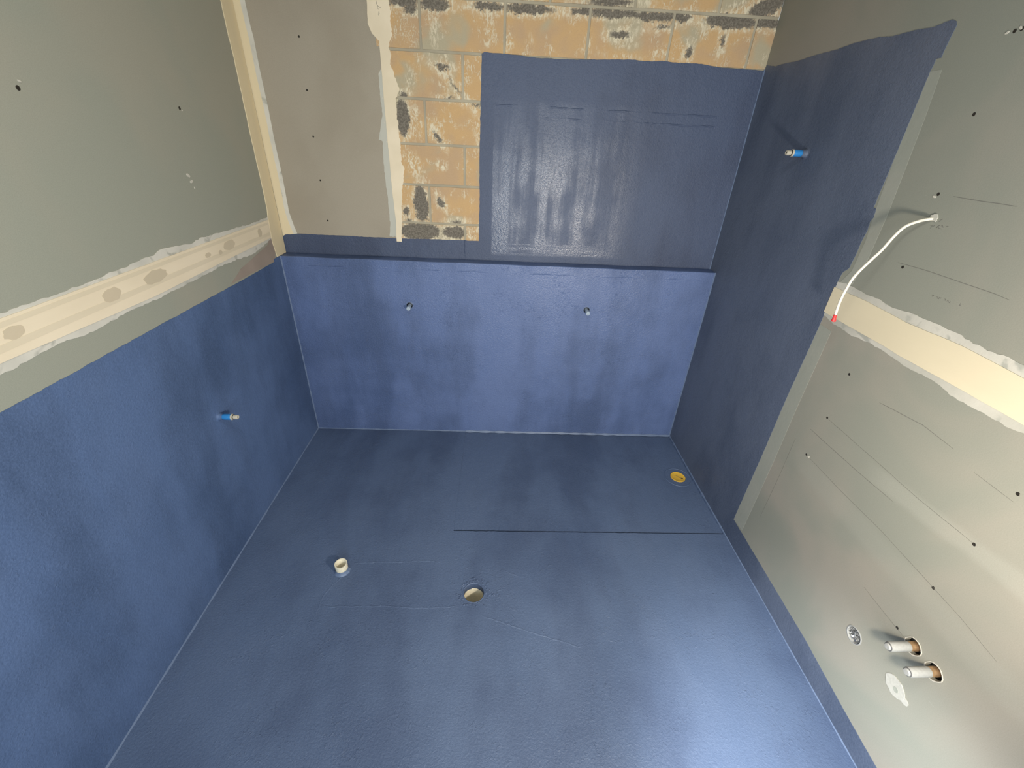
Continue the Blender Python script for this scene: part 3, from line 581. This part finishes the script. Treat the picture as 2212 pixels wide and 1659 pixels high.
# sealing tape fillets in the corners (raised strips that catch the light)
def fillet(name, pts, nrm, w, parent):
    """pts along a corner, nrm two wall directions"""
    bm = bmesh.new(); a, b = Vector(nrm[0]), Vector(nrm[1]); rows = []
    for i, p in enumerate(pts):
        p = Vector(p); ww = w * (1 + .25 * math.sin(i * 1.7) + .2 * (random.random() - .5)); rows.append([bm.verts.new(p + a * ww - b * .0003), bm.verts.new(p + a * ww * .45 + b * ww * .45), bm.verts.new(p + b * ww - a * .0003)])
    for r0, r1 in zip(rows, rows[1:]):
        bm.faces.new((r0[0], r0[1], r1[1], r1[0])); bm.faces.new((r0[1], r0[2], r1[2], r1[1]))
    return link(name, bm, M['tape'], parent, True)
lin = lambda a, b, n: [tuple(Vector(a).lerp(Vector(b), i / n)) for i in range(n + 1)]
fillet('sealing_tape', lin((0.001, 0, .0), (0.001, 0, H), 50), ((1, 0, 0), (0, -1, 0)), .0042, hw)
fillet('sealing_tape', lin((W - .001, 0, .0), (W - .001, 0, H), 50), ((-1, 0, 0), (0, -1, 0)), .0042, hw)
fillet('sealing_tape', lin((0, 0, 0), (.862, 0, 0), 40), ((0, -1, 0), (0, 0, 1)), .0038, hw)
fillet('sealing_tape', lin((.862, -.002, 0.001), (W, -.002, .001), 50), ((0, -1, -.3), (0, 0, 1)), .0062, hw)
fillet('sealing_tape', lin((0.001, 0, 0), (0.001, YF, 0), 90), ((1, 0, 0), (0, 0, 1)), .0042, wl)
fillet('sealing_tape', lin((W - .001, TY0, 0), (W - .001, YF, 0), 70), ((-1, 0, 0), (0, 0, 1)), .0028, wr)
fillet('sealing_tape', lin((W - .001, 0, -.001), (W - .001, TY0, -.001), 40), ((-1, 0, -.3), (0, 0, 1)), .0055, wr)
fillet('sealing_tape', lin((W - .001, DEP - .001, H), (W - .001, DEP - .001, 1.815), 50), ((-1, 0, 0), (0, -1, 0)), .0035, wb)

# ------------------------------------------------------------------ ceiling and near wall (outside the frame)
bm = bmesh.new(); bmesh.ops.create_cube(bm, size=1); bmesh.ops.scale(bm, vec=(W + .3, DEP - YF + .2, .1), verts=bm.verts); bmesh.ops.translate(bm, vec=(W / 2, (DEP + YF) / 2, CEIL + .05), verts=bm.verts)
tagst(link('ceiling', bm, M['ceil']), 'plain pale ceiling above the bathroom', 'ceiling')
bm = bmesh.new()
for x0, x1, z0, z1 in ((-.1, .75, 0, CEIL), (1.6, W + .1, 0, CEIL), (.75, 1.6, 2.05, CEIL)):
    vs_ = [bm.verts.new((x, y, z)) for x in (x0, x1) for y in (YF - .1, YF) for z in (z0, z1)]
    for f in ((0, 1, 3, 2), (4, 6, 7, 5), (0, 4, 5, 1), (2, 3, 7, 6), (0, 2, 6, 4), (1, 5, 7, 3)): bm.faces.new([vs_[i] for i in f])
tagst(link('wall_front', bm, M['boardR']), 'grey board wall with the doorway opposite the shower', 'wall')

# ------------------------------------------------------------------ fittings
def threaded(base, dr, rim=.012):
    p = [(.0, 0)]
    return p
def test_plug(base, axis, label):
    t = root('pipe_test_plug', base, label, 'pipe plug')
    turned('sealing_cuff', [(.0205, -.001), (.0190, .0012), (.0150, .0022), (.0135, .006), (.0120, .012), (.0116, .018)], base, axis, M['memL'] if axis[0] > 0 else M['memR'], t, 26, label='blue sealing cuff', wob=.02)
    turned('plug_body', [(.0100, .004), (.0108, .018), (.0112, .020), (.0112, .046), (.0104, .048), (0, .048)], base, axis, M['blue'], t, 14, label='bright blue plastic body')
    turned('washer', [(.0090, .0475), (.0118, .048), (.0118, .0505), (.0108, .0530), (.009, .0535)], base, axis, M['beige'], t, 26, label='beige rim')
    turned('gasket', [(.0092, .0530), (.0098, .0536), (.0098, .0558), (.0080, .0562)], base, axis, M['washer'], t, 26)
    turned('plug_head', [(.0078, .054), (.0082, .057), (.0082, .069), (.0074, .0715), (.0050, .0718), (.0046, .0690), (0, .0688)], base, axis, M['beige'], t, 22, label='beige head with a dark slot')
    q = Vector(axis).to_track_quat('Z', 'Y'); bm = bmesh.new(); bmesh.ops.create_cube(bm, size=1)
    for v in bm.verts: v.co = Vector(base) + q @ Vector((v.co.x * .0085, v.co.y * .0024, .0693 + v.co.z * .001))
    s = link('slot', bm, M['washer'], bpy.data.objects[[c.name for c in t.children if c.name.startswith('plug_head')][0]])
    return t
test_plug(tuple(D['stubR']), (-1, 0, 0), 'blue pipe plug sticking out high on the right wall')
test_plug(tuple(D['stubL']), (1, 0, 0), 'blue pipe plug sticking out of the left wall above the floor')
def capped_pipe(base, label, tilt):
    t = root('capped_pipe', base, label, 'pipe', 'capped pipes in the half-height wall'); ax = Vector(tilt).normalized(); b = Vector(base) + Vector((0, .008, -.0006))
    turned('hole_rim', [(.0150, -.010), (.0152, .0002), (.0166, .0010), (.0182, .0004)], base, (0, -1, 0), M['tape'], t, 24)
    turned('hole_void', [(.0155, -.012), (0, -.0122)], (base[0], base[1] + .0, base[2] + .001), (0, -1, 0), M['hole'], t, 24)
    turned('pipe', [(.0088, -.02), (.0088, .030)], b, ax, M['capgrey'], t, 22)
    turned('cap', [(.0088, .020), (.0100, .0215), (.0104, .0260), (.0104, .0440), (.0096, .0464), (.0066, .0468), (0, .0466)], b, ax, M['capgrey'], t, 26, label='pale grey domed cap')
    d = b + ax * .0468 + Vector((-.001, 0, -.0055)); turned('dimple', [(.0013, -.001), (.0013, .0003), (0, .0003)], d, ax, M['washer'], t, 8)
    return t
F1, F2 = tuple(D['f1']), tuple(D['f2'])
capped_pipe(F1, 'pale grey capped pipe left of centre in the blue half-height wall', (.0, -1, -.06))
capped_pipe(F2, 'pale grey capped pipe nearer the shower in the blue half-height wall', (.05, -1, -.10))

# open white pipe rising from the floor
t = root('floor_pipe', (px_, py_, 0), 'small open cream pipe standing up from the blue floor', 'pipe')
turned('pipe_wall', [(.0165, -.25), (.0165, .034), (.0200, .042), (.0235, .0425), (.0240, .0405), (.0238, .012), (.0238, -.055), (.0165, -.055)], (px_, py_, 0), (.0, 0, 1), M['pvc'], t, 32)
turned('paint_skirt', [(.0320, -.0005), (.0290, .0040), (.0250, .0100), (.0245, .016)], (px_, py_, 0), (0, 0, 1), M['tape'], t, 24, label='blue membrane skirt round the pipe foot', wob=.05)
turned('pipe_bottom', [(.020, -.2), (0, -.2)], (px_, py_, 0), (0, 0, 1), M['hole'], t, 24)
# big open waste hole
t = root('floor_waste_hole', (hx, hy, 0), 'large round drain hole in the blue floor with cream pipe inside', 'drain hole')
turned('hole_lining', [(HR + .004, -.0002), (HR + .001, .0012), (HR - .0015, -.001), (HR - .001, -.030), (HR + .001, -.034)], (hx, hy, 0), (0, 0, 1), M['memZ'], t, 36, wob=.012)
turned('waste_pipe', [(HR + .003, -.032), (HR - .0005, -.0325), (HR - .0010, -.036), (HR - .0010, -.30)], (hx, hy, 0), (0, 0, 1), M['pvc'], t, 36, label='cream pipe socket below the floor')
turned('pipe_bottom', [(HR, -.28), (0, -.28)], (hx, hy, 0), (0, 0, 1), M['hole'], t, 24)
# shower drain with yellow protective cap
zc = -.0100
t = root('shower_drain', (dx_, dy_, zc), 'round shower drain with yellow cap in the sunken corner', 'drain')
turned('drain_flange', [(.0720, 0), (.0705, .0020), (.0670, .0021), (.0655, .0008), (.0400, .0010), (.0395, .0016)], (dx_, dy_, zc), (0, 0, 1), M['memZ'], t, 44, label='blue coated round flange')
cp = turned('drain_cap', [(.0385, .0002), (.0385, .0040), (.0368, .0046), (.0335, .0030), (.0120, .0026), (0, .0026)], (dx_, dy_, zc), (0, 0, 1), M['yellowcap'], t, 36, label='yellow plastic cap with a worn grip')
bm = bmesh.new()
for ox, oy, rx, ry, ro in ((.012, -.008, .016, .005, -.7), (-.004, .006, .008, .003, -.8), (.019, -.013, .006, .004, 0)):
    lp = blob((dx_ + ox, dy_ + oy), rx, ry, ro, 12, .4); vs_ = [bm.verts.new((a, b, zc + .0031)) for a, b in lp]; bk = [bm.verts.new((a, b, zc + .0024)) for a, b in lp]; bm.faces.new(vs_)
    for i in range(12): bm.faces.new((vs_[i], vs_[(i + 1) % 12], bk[(i + 1) % 12], bk[i]))
link('worn_mark', bm, plain('worn_yellow_brown', (.42, .27, .07), .7), cp)
# two valve stubs on the right wall
def valve_stub(base, label):
    t = root('valve_stub', base, label, 'pipe', 'valve stubs on the right wall'); ax = Vector((-1, 0, -.02)).normalized()
    turned('copper_socket', [(.0110, -.040), (.0118, .0015), (.0108, .0030), (.0108, .014)], base, ax, M['copper'], t, 24, label='copper coloured socket')
    turned('pipe_sleeve', [(.0112, .012), (.0118, .0135), (.0118, .060), (.0108, .0635)], base, ax, M['sleeve'], t, 26, label='grey plastic sleeve')
    turned('dark_ring', [(.0108, .0630), (.0102, .0648), (.0092, .0652), (.0088, .0640)], base, ax, M['rim'], t, 26)
    turned('end_plug', [(.0088, .0620), (.0088, .0655), (.0070, .0680), (0, .0686)], base, ax, M['sleeve'], t, 22, label='pale end plug')
    lp = lens((base[1], base[2]), .0205, .0215); bm = bmesh.new(); slab(bm, 'R', [lens((base[1], base[2]), .0225, .0235), lp], -.006, .0012); link('plaster_edge', bm, M['plaster'], t)
    return t
valve_stub(tuple(D['tap1']), 'upper grey sleeved copper pipe stub on the right wall')
valve_stub(tuple(D['tap2']), 'lower grey sleeved copper pipe stub, closer to the bright corner')
# basin waste opening stuffed with foil
t = root('waste_opening', tuple(D['foil']), 'round waste pipe opening stuffed with crumpled silver film, beside the valve stubs', 'pipe opening')
turned('opening_rim', [(.0262, -.05), (.0262, .0010), (.0236, .0016), (.0228, -.004), (.0228, -.05)], tuple(D['foil']), (-1, 0, 0), M['sleeve'], t, 28)
bm = bmesh.new(); fx, fy, fz = D['foil']; n = 14; g_ = []
for i in range(n + 1):
    row = []
    for j in range(n + 1):
        a, b = (i / n - .5) * 2, (j / n - .5) * 2; k = max(abs(a), abs(b)); l = math.hypot(a, b) or 1; a, b = a * k / l, b * k / l
        row.append(bm.verts.new((fx - .000 + (.012 * (random.random() - .5)) + .006 * k, fy + a * .0225, fz + b * .0225)))
    g_.append(row)
for i in range(n):
    for j in range(n): bm.faces.new((g_[i][j], g_[i + 1][j], g_[i + 1][j + 1], g_[i][j + 1]))
link('film_stuffing', bm, M['foil'], t)
# filler disc
t = root('filler_patch', tuple(D['spot']), 'round off-white filler patch below the valve stubs', 'filler patch')
sp = D['spot']
bm = bmesh.new(); slab(bm, 'R', [blob((sp[1], sp[2]), .030, .024, .3, 24, .12)], 0, .0020); link('filler', bm, M['spotm'], t)
turned('filled_screw_hole', [(.0075, .0018), (.0070, .0026), (.003, .0024), (0, .0022)], (sp[0], sp[1] - .006, sp[2] - .004), (-1, 0, 0), M['primer'], t, 16)
sheet('filler_patch_tail', 'R', blob((sp[1] - .030, sp[2] - .004), .013, .010, 0, 14, .3), M['spotm'], t, .0012)
# cable
t = root('light_cable', tuple(D['wire'][0]), 'white cable curving out of the right wall with a red end cap', 'cable')
wp = [Vector(p) for p in D['wire']]; path = spline([(W + .03, wp[0].y, wp[0].z)] + wp, 8)
bm = bmesh.new(); tube(bm, path, .0036, 10); link('cable', bm, M['wire'], t, True)
e1 = path[-1]; dv = (path[-1] - path[-6]).normalized()
bm = bmesh.new(); tube(bm, [e1 - dv * .004, e1 + dv * .002, e1 + dv * .006, e1 + dv * .016, e1 + dv * .0175], [.0040, .0048, .0046, .0066, .0050], 12); link('end_cap', bm, M['red'], t)['label'] = 'red crimped end cap'
